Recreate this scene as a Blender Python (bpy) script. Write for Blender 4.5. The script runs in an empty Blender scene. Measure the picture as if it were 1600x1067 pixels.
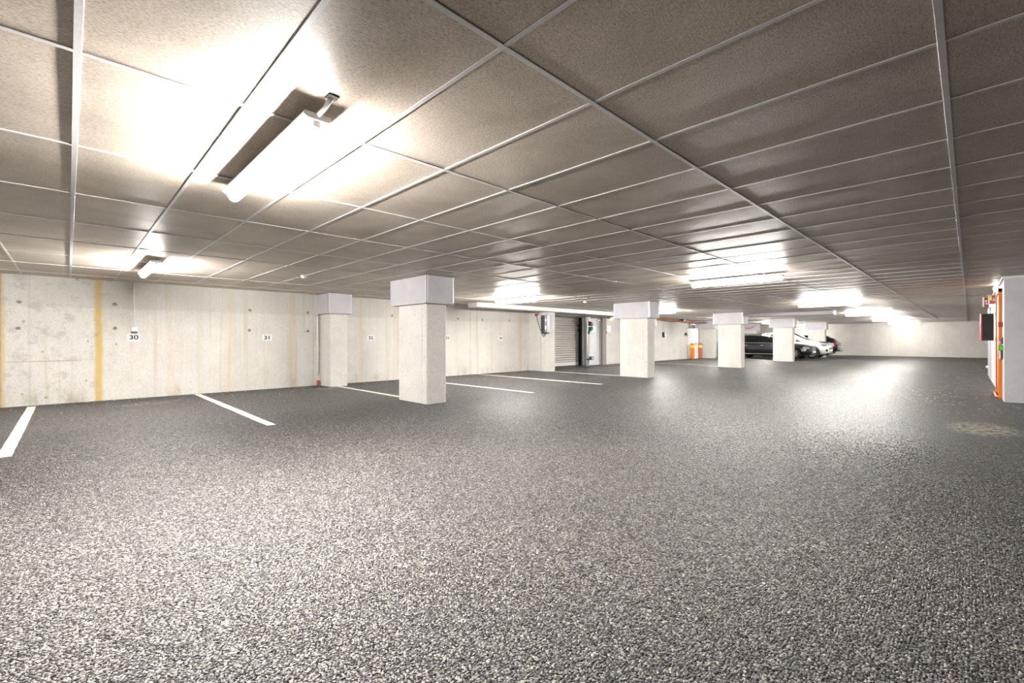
import bpy, bmesh, math, random
from mathutils import Vector, Matrix

random.seed(7)
sc = bpy.context.scene
COL = sc.collection
EYE = 1.15                       # camera height above the asphalt
CEIL = 2.305                     # underside of the suspended ceiling

# ------------------------------------------------------------------ camera
cam_data = bpy.data.cameras.new('camera')
cam = bpy.data.objects.new('camera', cam_data)
COL.objects.link(cam)
FPX, YAW, ROLL = 703.65, 0.792865, -0.00153
fwd = Vector((math.cos(YAW), math.sin(YAW), 0))
rgt = Vector((math.sin(YAW), -math.cos(YAW), 0))
upv = rgt.cross(fwd)
r2 = rgt * math.cos(ROLL) + upv * math.sin(ROLL)
u2 = upv * math.cos(ROLL) - rgt * math.sin(ROLL)
m = Matrix.Identity(4)
for i in range(3):
    m[i][0], m[i][1], m[i][2] = r2[i], u2[i], -fwd[i]
m.translation = (0, 0, EYE)
cam.matrix_world = m
cam_data.sensor_width = 36
cam_data.lens = FPX / 1600 * 36
cam_data.shift_y = -2.46 / 1600
cam_data.clip_start = 0.02
cam_data.clip_end = 200
sc.camera = cam

# ------------------------------------------------------------------ world, exposure
world = bpy.data.worlds.new('world')
sc.world = world
world.use_nodes = True
world.node_tree.nodes['Background'].inputs[0].default_value = (0.02, 0.02, 0.02, 1)
sc.view_settings.view_transform = 'Standard'
sc.view_settings.look = 'None'
sc.view_settings.gamma = 1
sc.view_settings.use_curve_mapping = False
sc.view_settings.exposure = 1.85
LAMP = 158.0                     # radiance of the fluorescent diffusers
try:
    sc.cycles.max_bounces = 5
    sc.cycles.diffuse_bounces = 4
    sc.cycles.glossy_bounces = 2
    sc.cycles.sample_clamp_indirect = 8
except Exception:
    pass


# ------------------------------------------------------------------ materials
class NT:
    def __init__(self, name):
        self.m = bpy.data.materials.new(name)
        self.m.use_nodes = True
        self.t = self.m.node_tree
        self.b = self.t.nodes['Principled BSDF']
        self.pos = None

    def n(self, typ, **kw):
        nd = self.t.nodes.new(typ)
        for k, v in kw.items():
            setattr(nd, k, v)
        return nd

    def set(self, sock, v):
        if hasattr(v, 'is_output') or isinstance(v, bpy.types.NodeSocket):
            self.t.links.new(v, sock)
        else:
            if isinstance(v, (tuple, list)) and len(v) == 3 and sock.type == 'RGBA':
                v = (*v, 1)
            sock.default_value = v

    def coord(self, scale=(1, 1, 1), rnd=False):
        # world-space position, so neighbouring pieces do not repeat
        g = self.n('ShaderNodeNewGeometry').outputs['Position']
        mp = self.n('ShaderNodeMapping')
        self.set(mp.inputs['Vector'], g)
        mp.inputs['Scale'].default_value = scale
        return mp.outputs[0]

    def noise(self, vec, scale, detail=4, rough=0.55, dist=0):
        nd = self.n('ShaderNodeTexNoise')
        self.set(nd.inputs['Vector'], vec)
        nd.inputs['Scale'].default_value = scale
        nd.inputs['Detail'].default_value = detail
        nd.inputs['Roughness'].default_value = rough
        nd.inputs['Distortion'].default_value = dist
        return nd.outputs['Fac']

    def vor(self, vec, scale, feature='F1', out='Distance', rand=1.0):
        nd = self.n('ShaderNodeTexVoronoi', feature=feature)
        self.set(nd.inputs['Vector'], vec)
        nd.inputs['Scale'].default_value = scale
        nd.inputs['Randomness'].default_value = rand
        return nd.outputs[out]

    def ramp(self, fac, stops):
        nd = self.n('ShaderNodeValToRGB')
        self.set(nd.inputs[0], fac)
        e = nd.color_ramp.elements
        while len(e) < len(stops):
            e.new(0.5)
        for el, (p, c) in zip(e, stops):
            el.position = p
            el.color = (*c, 1) if isinstance(c, (tuple, list)) else (c, c, c, 1)
        return nd.outputs[0]

    def mix(self, fac, a, b, mode='MIX'):
        nd = self.n('ShaderNodeMix', data_type='RGBA', blend_type=mode)
        self.set(nd.inputs[0], fac)
        self.set(nd.inputs[6], a)
        self.set(nd.inputs[7], b)
        return nd.outputs[2]

    def math(self, op, a, b=0.0, c=None):
        nd = self.n('ShaderNodeMath', operation=op)
        self.set(nd.inputs[0], a)
        self.set(nd.inputs[1], b)
        if c is not None:
            self.set(nd.inputs[2], c)
        return nd.outputs[0]

    def maprange(self, v, a, b, c=0.0, d=1.0, smooth=True):
        nd = self.n('ShaderNodeMapRange', interpolation_type='SMOOTHSTEP' if smooth else 'LINEAR')
        for i, x in enumerate((v, a, b, c, d)):
            self.set(nd.inputs[i], x)
        return nd.outputs[0]

    def sep(self):
        nd = self.n('ShaderNodeSeparateXYZ')
        self.set(nd.inputs[0], self.n('ShaderNodeNewGeometry').outputs['Position'])
        return nd.outputs

    def bump(self, h, strength=0.3, dist=0.01):
        nd = self.n('ShaderNodeBump')
        self.set(nd.inputs['Height'], h)
        nd.inputs['Strength'].default_value = strength
        nd.inputs['Distance'].default_value = dist
        self.t.links.new(nd.outputs[0], self.b.inputs['Normal'])

    def out(self, col=None, rough=None, metal=None, spec=None):
        for nm, v in (('Base Color', col), ('Roughness', rough), ('Metallic', metal), ('Specular IOR Level', spec)):
            if v is not None:
                self.set(self.b.inputs[nm], v)
        return self.m


def plain(name, col, rough=0.5, metal=0.0, grain=0.06, scale=40, spec=None):
    k = NT(name)
    f = k.noise(k.coord(), scale, 3)
    lo = tuple(c * (1 - grain) for c in col)
    hi = tuple(min(1, c * (1 + grain)) for c in col)
    return k.out(k.ramp(f, [(0.3, lo), (0.7, hi)]), rough, metal, spec)


def emissive(name, col, strength):
    k = NT(name)
    k.out(col, 0.4)
    k.set(k.b.inputs['Emission Color'], col)
    k.b.inputs['Emission Strength'].default_value = strength
    return k.m


def asphalt():
    k = NT('asphalt')
    v = k.coord()
    warp = k.n('ShaderNodeVectorMath', operation='ADD')
    nz = k.n('ShaderNodeTexNoise')
    k.set(nz.inputs['Vector'], v)
    nz.inputs['Scale'].default_value = 60
    nz.inputs['Detail'].default_value = 0
    sc_ = k.n('ShaderNodeVectorMath', operation='SCALE')
    k.set(sc_.inputs[0], nz.outputs['Color'])
    sc_.inputs['Scale'].default_value = 0.008
    k.set(warp.inputs[0], v)
    k.set(warp.inputs[1], sc_.outputs[0])
    w = warp.outputs[0]
    cell = k.vor(w, 78, out='Color')
    edge = k.vor(w, 78, feature='DISTANCE_TO_EDGE')
    bw = k.n('ShaderNodeRGBToBW')
    k.set(bw.inputs[0], cell)
    stone = k.ramp(bw.outputs[0], [(0.1, (0.06, 0.056, 0.056)), (0.5, (0.15, 0.141, 0.138)), (0.82, (0.265, 0.25, 0.24)), (0.97, (0.46, 0.43, 0.39))])
    gap = k.maprange(edge, 0.03, 0.2)
    col = k.mix(gap, (0.018, 0.017, 0.018), stone)
    big = k.noise(v, 0.55, 3, 0.6)
    col = k.mix(1.0, col, k.ramp(big, [(0.3, (0.82, 0.82, 0.84)), (0.7, (1.1, 1.08, 1.05))]), 'MULTIPLY')
    # clusters of coarse and fine chippings: grain that still reads further down the aisle
    gr1 = k.noise(v, 34, 2, 0.8)
    gr2 = k.noise(v, 13, 3, 0.75)
    grain = k.math('ADD', k.math('MULTIPLY', gr1, 0.6), k.math('MULTIPLY', gr2, 0.4))
    col = k.mix(1.0, col, k.ramp(grain, [(0.36, 0.35), (0.5, 1.0), (0.64, 2.1)]), 'MULTIPLY')
    # unworn, darker bitumen in an uneven strip along the wall
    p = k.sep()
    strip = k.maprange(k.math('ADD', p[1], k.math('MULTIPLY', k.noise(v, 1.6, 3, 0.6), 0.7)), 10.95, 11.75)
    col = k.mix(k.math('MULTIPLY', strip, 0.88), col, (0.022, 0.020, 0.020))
    # dusty, sandy patches in the bays along the wall and beside the grey block
    dust = k.noise(k.coord((0.5, 1.2, 1)), 1.1, 4, 0.65)
    dustf = k.math('MULTIPLY', k.maprange(dust, 0.56, 0.72), k.maprange(p[1], 8.3, 10.9))
    col = k.mix(k.math('MULTIPLY', dustf, 0.75), col, (0.33, 0.29, 0.23))
    # a worn pale patch of old paint on the right
    dx = k.math('SUBTRACT', p[0], 8.35)
    dy = k.math('SUBTRACT', p[1], -0.12)
    dd = k.math('ADD', k.math('POWER', k.math('DIVIDE', dx, 0.75), 2.0), k.math('POWER', k.math('DIVIDE', dy, 0.42), 2.0))
    pm = k.math('MULTIPLY', k.maprange(dd, 1.0, 0.0), k.maprange(k.noise(v, 14, 3, 0.7), 0.42, 0.62))
    col = k.mix(pm, col, (0.68, 0.62, 0.47))
    gx = k.math('MULTIPLY', k.maprange(p[0], 9.5, 12.0), k.maprange(k.math('ABSOLUTE', k.math('ADD', p[1], 0.0)), 1.0, 0.3))
    col = k.mix(k.math('MULTIPLY', gx, k.maprange(k.noise(k.coord((1, 2, 1)), 3.2, 3, 0.7), 0.56, 0.68)), col, (0.42, 0.38, 0.31))
    h = k.math('ADD', k.math('MULTIPLY', k.maprange(edge, 0.0, 0.30), 1.0), k.math('MULTIPLY', bw.outputs[0], 0.9))
    h = k.math('ADD', h, k.math('MULTIPLY', grain, 1.6))
    k.bump(h, 1.0, 0.014)
    return k.out(col, k.ramp(bw.outputs[0], [(0.0, 0.37), (1.0, 0.54)]), 0, k.maprange(grain, 0.36, 0.66, 0.1, 1.0, False))


def concrete(name, base=(0.67, 0.645, 0.605), wall=False, streak=0.5):
    k = NT(name)
    v = k.coord()
    big = k.noise(v, 1.3, 4, 0.65)
    col = k.ramp(big, [(0.25, tuple(c * 0.88 for c in base)), (0.55, base), (0.8, tuple(min(1, c * 1.1) for c in base))])
    fine = k.noise(v, 55, 3, 0.7)
    col = k.mix(1.0, col, k.ramp(fine, [(0.25, 0.78), (0.6, 1.06)]), 'MULTIPLY')
    # vertical run marks
    st = k.noise(k.coord((4.5, 4.5, 0.12)), 1.0, 5, 0.6)
    col = k.mix(k.math('MULTIPLY', k.maprange(st, 0.55, 0.74), streak), col, (0.50, 0.40, 0.25))
    st2 = k.noise(k.coord((11, 11, 0.2)), 1.0, 4, 0.6)
    col = k.mix(k.math('MULTIPLY', k.maprange(st2, 0.58, 0.72), streak * 0.6), col, (0.36, 0.34, 0.31))
    # blow holes
    cellc = k.vor(v, 16, out='Color')
    hb = k.n('ShaderNodeRGBToBW')
    k.set(hb.inputs[0], cellc)
    rad = k.maprange(hb.outputs[0], 0.5, 0.95, 0.0, 0.24, False)
    hole = k.math('LESS_THAN', k.vor(v, 16), rad)
    col = k.mix(k.math('MULTIPLY', hole, 0.6), col, (0.24, 0.20, 0.16))
    if wall:
        p = k.sep()
        wob = k.math('MULTIPLY', k.math('SUBTRACT', k.noise(k.coord((0.2, 0.2, 2.2)), 1.6, 4), 0.5), 0.05)
        spk = k.maprange(k.noise(k.coord((2, 2, 1)), 9, 4, 0.75), 0.05, 0.5)
        for x0, wd, f in ((0.41, 0.058, 0.95), (-0.83, 0.05, 0.65), (11.9, 0.10, 0.4), (1.5, 0.045, 0.16), (2.55, 0.12, 0.13), (3.93, 0.06, 0.2), (5.7, 0.06, 0.2)):
            dx = k.math('ABSOLUTE', k.math('ADD', k.math('SUBTRACT', p[0], x0), wob))
            ff = k.math('MULTIPLY', k.maprange(dx, wd * 1.5, wd * 0.35), spk)
            col = k.mix(k.math('MULTIPLY', ff, f), col, (0.60, 0.41, 0.14))
        # upper formwork lift is a shade greyer, with an uneven edge
        lift = k.maprange(k.math('ADD', p[2], k.math('MULTIPLY', wob, 0.4)), 1.74, 1.80)
        col = k.mix(k.math('MULTIPLY', lift, 0.28), col, (0.40, 0.385, 0.35))
        # damp, dirty foot in places
        foot = k.math('MULTIPLY', k.maprange(p[2], 0.38, 0.0), k.maprange(k.noise(k.coord((1, 1, 0.4)), 2.1, 5, 0.7), 0.5, 0.68))
        col = k.mix(k.math('MULTIPLY', foot, 0.6), col, (0.36, 0.30, 0.17))
        # larger honeycombed pits, thicker towards the left end
        wv = k.coord((1.0, 1.0, 0.8))
        pv = k.n('ShaderNodeRGBToBW')
        k.set(pv.inputs[0], k.vor(wv, 7.5, out='Color'))
        lim = k.maprange(p[0], 5.0, -0.5, 0.72, 0.5, False)
        prad = k.math('MULTIPLY', k.math('GREATER_THAN', pv.outputs[0], lim), 0.17)
        pd = k.math('ADD', k.vor(wv, 7.5), k.math('MULTIPLY', k.math('SUBTRACT', k.noise(v, 38, 2), 0.5), 0.22))
        pit = k.math('LESS_THAN', pd, prad)
        col = k.mix(k.math('MULTIPLY', pit, 0.55), col, (0.25, 0.205, 0.16))
        # thin rusty scrape at the left
        sx = k.math('MULTIPLY', k.maprange(k.math('ABSOLUTE', k.math('SUBTRACT', p[0], -0.32)), 0.48, 0.4), k.maprange(k.math('ABSOLUTE', k.math('SUBTRACT', p[2], 0.78)), 0.012, 0.004))
        col = k.mix(k.math('MULTIPLY', sx, 0.6), col, (0.40, 0.24, 0.14))
        # grey blotchy patch at the far left
        bl = k.math('MULTIPLY', k.maprange(p[0], 1.6, -0.1), k.maprange(k.noise(v, 4.2, 5, 0.75), 0.5, 0.64))
        col = k.mix(k.math('MULTIPLY', bl, 0.35), col, (0.30, 0.28, 0.25))
    hh = k.math('SUBTRACT', k.math('MULTIPLY', fine, 0.4), hole)
    k.bump(hh, 0.35, 0.004)
    return k.out(col, 0.78, 0, 0.35)


def tile_mat():
    k = NT('mineral_fibre_board')
    v = k.coord()
    rnd = k.n('ShaderNodeObjectInfo').outputs['Random']
    big = k.noise(v, 1.7, 4, 0.65, 0.6)
    base = k.ramp(big, [(0.28, (0.395, 0.336, 0.277)), (0.5, (0.51, 0.441, 0.372)), (0.75, (0.60, 0.528, 0.455))])
    fib = k.noise(k.coord((1, 2.2, 1)), 62, 3, 0.85)
    col = k.mix(1.0, base, k.ramp(fib, [(0.30, 0.48), (0.5, 1.0), (0.72, 1.36)]), 'MULTIPLY')
    col = k.mix(1.0, col, k.ramp(rnd, [(0.0, 0.9), (1.0, 1.08)]), 'MULTIPLY')
    bl = k.vor(v, 5.5)
    spot = k.math('LESS_THAN', k.math('ADD', bl, k.math('MULTIPLY', k.noise(v, 60, 3), 0.03)), 0.034)
    col = k.mix(k.math('MULTIPLY', spot, 0.5), col, (0.62, 0.56, 0.46))
    wav = k.noise(k.coord((3.0, 0.9, 1)), 2.2, 3, 0.5)
    k.bump(k.math('ADD', k.math('MULTIPLY', fib, 0.25), k.math('MULTIPLY', wav, 0.6)), 0.3, 0.004)
    return k.out(col, 0.45, 0, 0.5)


def cap_mat(name='painted_insulation_board', g=1.0):
    k = NT(name)
    v = k.coord()
    f = k.noise(v, 70, 5, 0.75)
    b = k.noise(v, 2.5, 4)
    col = k.ramp(f, [(0.3, (0.40, 0.385, 0.415)), (0.55, (0.525, 0.51, 0.54)), (0.8, (0.60, 0.585, 0.61))])
    col = k.mix(1.0, col, k.ramp(b, [(0.3, 0.9 * g), (0.7, 1.05 * g)]), 'MULTIPLY')
    k.bump(f, 0.35, 0.004)
    return k.out(col, 0.6, 0, 0.4)


def grille_slat():
    k = NT('galvanised_slat')
    f = k.noise(k.coord((0.6, 3, 14)), 2.5, 5, 0.6)
    return k.out(k.ramp(f, [(0.3, (0.58, 0.55, 0.52)), (0.7, (0.82, 0.79, 0.75))]), 0.35, 0.35)


def line_paint():
    k = NT('road_marking_paint')
    v = k.coord()
    wear = k.maprange(k.math('ADD', k.noise(v, 55, 4, 0.7), k.math('MULTIPLY', k.noise(v, 1.4, 3), 0.35)), 0.40, 0.55)
    col = k.mix(wear, (0.38, 0.35, 0.29), (0.78, 0.745, 0.65))
    edge = k.vor(v, 80, feature='DISTANCE_TO_EDGE')
    k.bump(k.maprange(edge, 0.0, 0.3), 0.5, 0.003)
    return k.out(col, 0.6)


def car_paint(name, col, rough=0.22):
    k = NT(name)
    f = k.noise(k.coord(), 300, 2)
    k.out(k.ramp(f, [(0.3, tuple(c * 0.9 for c in col)), (0.7, tuple(min(1, c * 1.1) for c in col))]), rough, 0.0, 0.6)
    k.b.inputs['Coat Weight'].default_value = 0.8
    k.b.inputs['Coat Roughness'].default_value = 0.06
    return k.m


M = {
    'asphalt': asphalt(),
    'wall': concrete('wall_concrete', wall=True),
    'wall_plain': concrete('plain_wall_concrete', (0.62, 0.60, 0.57), streak=0.22),
    'column': concrete('column_concrete', (0.66, 0.64, 0.605), streak=0.16),
    'tile': tile_mat(),
    'bar': plain('painted_steel_bar', (0.62, 0.60, 0.59), 0.4, 0.0),
    'cap': cap_mat(),
    'block': cap_mat('lilac_grey_wall_paint', 1.3),
    'bead': plain('corner_bead_metal', (0.60, 0.59, 0.61), 0.4, 0.3),
    'void': plain('dark_gap', (0.03, 0.028, 0.026), 0.8),
    'paint': line_paint(),
    'white': plain('white_plastic', (0.80, 0.79, 0.77), 0.4),
    'white_metal': plain('white_coated_steel', (0.78, 0.77, 0.76), 0.45),
    'grey_metal': plain('grey_coated_steel', (0.30, 0.30, 0.31), 0.45, 0.2),
    'silver': plain('brushed_silver', (0.62, 0.62, 0.63), 0.3, 0.8),
    'dark': plain('black_plastic', (0.022, 0.022, 0.024), 0.4),
    'dark_grey': plain('dark_grey_plastic', (0.075, 0.073, 0.078), 0.45),
    'door_grey': plain('pale_grey_door_paint', (0.60, 0.60, 0.64), 0.4, 0.1, 0.04, 6),
    'slat': grille_slat(),
    'ink': plain('black_ink', (0.02, 0.02, 0.02), 0.6),
    'sign_white': plain('white_sign_board', (0.86, 0.86, 0.85), 0.5, grain=0.02),
    'red': plain('red_plastic', (0.42, 0.02, 0.025), 0.35),
    'bright_red': plain('red_paint', (0.55, 0.02, 0.04), 0.3),
    'maroon': plain('sign_red', (0.34, 0.05, 0.03), 0.4),
    'green': plain('green_plastic', (0.03, 0.33, 0.02), 0.35),
    'orange': plain('orange_paint', (0.64, 0.17, 0.008), 0.4, grain=0.04, scale=5),
    'orange_pipe': plain('orange_pipe_paint', (0.62, 0.30, 0.12), 0.45),
    'yellow': plain('yellow_paint', (0.85, 0.58, 0.03), 0.4),
    'rust': plain('red_brown_paint', (0.42, 0.12, 0.07), 0.5),
    'lens_red': plain('red_signal_lens', (0.36, 0.015, 0.03), 0.12),
    'lens_green': plain('green_signal_lens', (0.012, 0.20, 0.12), 0.12),
    'lamp': emissive('fluorescent_diffuser', (1.0, 0.965, 0.92), LAMP),
    'lamp_dimmed': emissive('dimmed_fluorescent_diffuser', (1.0, 0.95, 0.88), LAMP * .33),  # output cut to keep the end wall from overexposing
    'bulb': emissive('bulkhead_diffuser', (1.0, 0.97, 0.93), 9.0),
    'warm': emissive('warm_emergency_diffuser', (1.0, 0.80, 0.42), 2.2),
    'glass': plain('dark_car_glass', (0.012, 0.014, 0.014), 0.06, 0, 0.02, spec=0.7),
    'black_paint': car_paint('black_car_paint', (0.012, 0.011, 0.015)),
    'white_paint': car_paint('white_car_paint', (0.80, 0.80, 0.81)),
    'dark_paint': car_paint('charcoal_car_paint', (0.022, 0.021, 0.023)),
    'chrome': plain('chrome', (0.80, 0.80, 0.81), 0.14, 1.0),
    'alloy': plain('alloy_wheel', (0.66, 0.66, 0.68), 0.28, 0.8),
    'rubber': plain('tyre_rubber', (0.018, 0.018, 0.019), 0.75),
    'tail_red': plain('tail_lamp_red', (0.62, 0.02, 0.04), 0.12),
    'clear': plain('clear_lamp_cover', (0.62, 0.63, 0.65), 0.1, 0.3),
    'grit': plain('pale_grit', (0.55, 0.51, 0.44), 0.8, grain=0.3, scale=90),
}


# ------------------------------------------------------------------ object helpers
def obj(name, bm, mat, parent=None, smooth=False):
    me = bpy.data.meshes.new(name)
    bm.normal_update()
    bm.to_mesh(me)
    bm.free()
    if smooth:
        for p in me.polygons:
            p.use_smooth = True
    if mat:
        me.materials.append(M[mat] if isinstance(mat, str) else mat)
    o = bpy.data.objects.new(name, me)
    COL.objects.link(o)
    if parent:
        o.parent = parent
    return o


def tag(o, label=None, cat=None, group=None, kind=None):
    for k_, v_ in (('label', label), ('category', cat), ('group', group), ('kind', kind)):
        if v_:
            o[k_] = v_
    return o


def thing(name, label, cat, loc=(0, 0, 0), rz=0.0, group=None):
    o = bpy.data.objects.new(name, None)
    o.empty_display_size = 0.1
    COL.objects.link(o)
    o.location = loc
    o.rotation_euler = (0, 0, rz)
    return tag(o, label, cat, group)


def clone(o, parent=None):
    c = o.copy()
    COL.objects.link(c)
    c.parent = parent
    for ch in o.children:
        clone(ch, c)
    return c


def box(bm, a, b, bevel=0.0, seg=1):
    r = bmesh.ops.create_cube(bm, size=1)
    vs = r['verts']
    for v in vs:
        v.co = Vector([a[i] + (v.co[i] + 0.5) * (b[i] - a[i]) for i in range(3)])
    if bevel:
        es = list({e for v in vs for e in v.link_edges})
        bmesh.ops.bevel(bm, geom=es, offset=bevel, segments=seg, affect='EDGES', profile=0.5)
    return bm


def B(a, b, bevel=0.0, seg=1):
    return box(bmesh.new(), a, b, bevel, seg)


def cyl(bm, p, q, r, seg=16, r_end=None):
    p, q = Vector(p), Vector(q)
    d = q - p
    res = bmesh.ops.create_cone(bm, cap_ends=True, segments=seg, radius1=r, radius2=r if r_end is None else r_end, depth=d.length)
    mt = Matrix.Translation((p + q) / 2) @ d.to_track_quat('Z', 'Y').to_matrix().to_4x4()
    bmesh.ops.transform(bm, matrix=mt, verts=res['verts'])
    return bm


def C(p, q, r, seg=16, r_end=None):
    return cyl(bmesh.new(), p, q, r, seg, r_end)


def tube(pts, r, seg=8):
    bm = bmesh.new()
    pts = [Vector(p) for p in pts]
    rings = []
    for i, p in enumerate(pts):
        d = (pts[min(i + 1, len(pts) - 1)] - pts[max(i - 1, 0)]).normalized()
        q = d.to_track_quat('Z', 'Y')
        rings.append([bm.verts.new(p + q @ Vector((r * math.cos(2 * math.pi * k / seg), r * math.sin(2 * math.pi * k / seg), 0))) for k in range(seg)])
    for a, b in zip(rings, rings[1:]):
        for k in range(seg):
            bm.faces.new((a[k], a[(k + 1) % seg], b[(k + 1) % seg], b[k]))
    bm.faces.new(rings[0][::-1])
    bm.faces.new(rings[-1])
    return bm


def ball(c, r, sub=2):
    bm = bmesh.new()
    bmesh.ops.create_icosphere(bm, subdivisions=sub, radius=1)
    for v in bm.verts:
        v.co = Vector(c) + Vector([v.co[i] * (r[i] if isinstance(r, (tuple, list)) else r) for i in range(3)])
    return bm


def prism(poly, axis, lo, hi):
    """Extrude a polygon (list of 2-D points) along an axis between lo and hi."""
    bm = bmesh.new()
    def P(p, t):
        c = [0, 0, 0]
        oth = [i for i in range(3) if i != axis]
        c[oth[0]], c[oth[1]], c[axis] = p[0], p[1], t
        return bm.verts.new(c)
    a = [P(p, lo) for p in poly]
    b = [P(p, hi) for p in poly]
    bm.faces.new(a)
    bm.faces.new(b)
    n = len(poly)
    for i in range(n):
        bm.faces.new((a[i], a[(i + 1) % n], b[(i + 1) % n], b[i]))
    bmesh.ops.recalc_face_normals(bm, faces=bm.faces)
    return bm


def text_mesh(name, body, size, mat, parent, loc, rot, weight=0.0):
    cu = bpy.data.curves.new(name, 'FONT')
    cu.body = body
    cu.size = size
    cu.align_x = 'CENTER'
    cu.align_y = 'CENTER'
    cu.extrude = 0.0015
    cu.offset = weight
    tmp = bpy.data.objects.new(name + '_tmp', cu)
    COL.objects.link(tmp)
    dg = bpy.context.evaluated_depsgraph_get()
    dg.update()
    me = bpy.data.meshes.new_from_object(tmp.evaluated_get(dg))
    bpy.data.objects.remove(tmp)
    bpy.data.curves.remove(cu)
    me.materials.clear()
    me.materials.append(M[mat])
    o = bpy.data.objects.new(name, me)
    COL.objects.link(o)
    o.parent = parent
    o.location = loc
    o.rotation_euler = rot
    return o


def sstep(a, b, x):
    t = max(0.0, min(1.0, (x - a) / (b - a)))
    return t * t * (3 - 2 * t)


def floor_z(x, y):
    """The asphalt falls a few centimetres down the far aisle; the bays stay level."""
    drop = 0.055 * sstep(13, 20, x) + 0.012 * sstep(21, 28, x) - 0.035 * sstep(36, 41, x)
    return -drop * (1 - sstep(7.0, 9.2, y))


# ------------------------------------------------------------------ room shell
X0, X1 = -4.0, 41.3
Y0, YW, YW2, YR = -6.0, 11.65, 11.9, 12.6

bm = bmesh.new()
NX, NY = 92, 38
gv = [[bm.verts.new((X0 - .2 + (X1 - X0 + .4) * i / NX, y, floor_z(X0 + (X1 - X0) * i / NX, y)))
       for j in range(NY + 1) for y in [Y0 - .2 + (YR + .3 - Y0 + .2) * j / NY]] for i in range(NX + 1)]
for i in range(NX):
    for j in range(NY):
        bm.faces.new((gv[i][j], gv[i + 1][j], gv[i + 1][j + 1], gv[i][j + 1]))
tag(obj('floor', bm, 'asphalt', None, True), 'dark grey coarse asphalt floor of the car park', kind='structure')


def panel_wall(name, label, lo, hi, axis, cuts, mat, face, back, zlo=-0.12, zhi=CEIL + .06):
    """A wall of cast panels with recessed joints. axis = running axis, face/back = coordinates across it."""
    s = 1 if back > face else -1
    def bb(a, b, f0, f1):
        p, q = [0, 0, zlo], [0, 0, zhi]
        p[axis], q[axis] = a, b
        p[1 - axis], q[1 - axis] = min(f0, f1), max(f0, f1)
        return p, q
    w = obj(name, B(*bb(lo, hi, face + s * .012, back)), mat)
    tag(w, label, kind='structure')
    edges = [lo] + list(cuts) + [hi]
    for a, b in zip(edges, edges[1:]):
        p, q = bb(a + .004, b - .004, face, face + s * .03)
        obj('panel', B(p, q, .003), mat, w)
    return w


wall_left = panel_wall('wall_left', 'pale stained concrete wall behind the numbered bays', X0, 12.45, 0, (-.83, 4.42, 9.53, 9.84, 12.12), 'wall', YW, YW + .4)
tag(panel_wall('wall_left_far', 'pale concrete wall beyond the grey door', 17.72, X1, 0, (20.3, 23.42, 26.3, 31, 36), 'wall_plain', YW2, YW2 + .4))
tag(panel_wall('wall_back', 'pale concrete end wall of the aisle', -1.6, YW2 + .2, 1, (-.68, 1.58, 3.85, 6.13, 7.14, 9.4), 'wall_plain', X1, X1 + .3))
tag(obj('wall_front', B((X0 - .3, Y0 - .3, -.1), (X0, YW + .4, CEIL + .06)), 'wall_plain'), 'concrete wall behind the camera', kind='structure')
tag(obj('wall_right', B((X0, Y0 - .3, -.1), (12.4, Y0, CEIL + .06)), 'wall_plain'), 'concrete side wall to the right of the camera', kind='structure')
tag(obj('wall_right_far', B((21.0, -1.7, -.1), (X1, -1.4, CEIL + .06)), 'wall_plain'), 'concrete wall beyond the grey block', kind='structure')

# tie holes of the formwork, recessed plugs in the left wall
for x, z in ((-.615, 1.828), (-.627, 1.365), (.645, 1.855), (.649, 1.386), (2.99, 1.844), (2.98, 1.381), (4.284, 1.84), (4.28, 1.38), (6.633, 1.856), (9.011, 1.84), (10.054, 1.83), (11.349, 1.845)):
    bmh = bmesh.new()
    bmesh.ops.create_circle(bmh, cap_ends=True, radius=.035, segments=11)
    for v in bmh.verts:
        v.co = Vector((x + v.co.x * random.uniform(.8, 1.3), YW - .0015, z + v.co.y * random.uniform(.7, 1.2)))
    bmesh.ops.reverse_faces(bmh, faces=bmh.faces)
    obj('tie_hole', bmh, plug if x > -9 and 'plug' in globals() else globals().setdefault('plug', concrete('tie_hole_mortar', (.27, .235, .195), streak=.1)), wall_left)

# ------------------------------------------------------------------ suspended ceiling
GX, GY, TX, TY = 1.22396, 1.28740, .6, 1.21311
ceil = tag(obj('ceiling', B((X0 - .3, Y0 - .3, CEIL + .045), (X1 + .3, YR + .3, CEIL + .25)), 'wall_plain'),
           'suspended ceiling of brown fibre boards in a grey steel grid', kind='structure')
i0, i1 = math.floor((X0 - GX) / TX), math.ceil((X1 - GX) / TX)
j0, j1 = math.floor((Y0 - GY) / TY), math.ceil((YR - GY) / TY)

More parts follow.
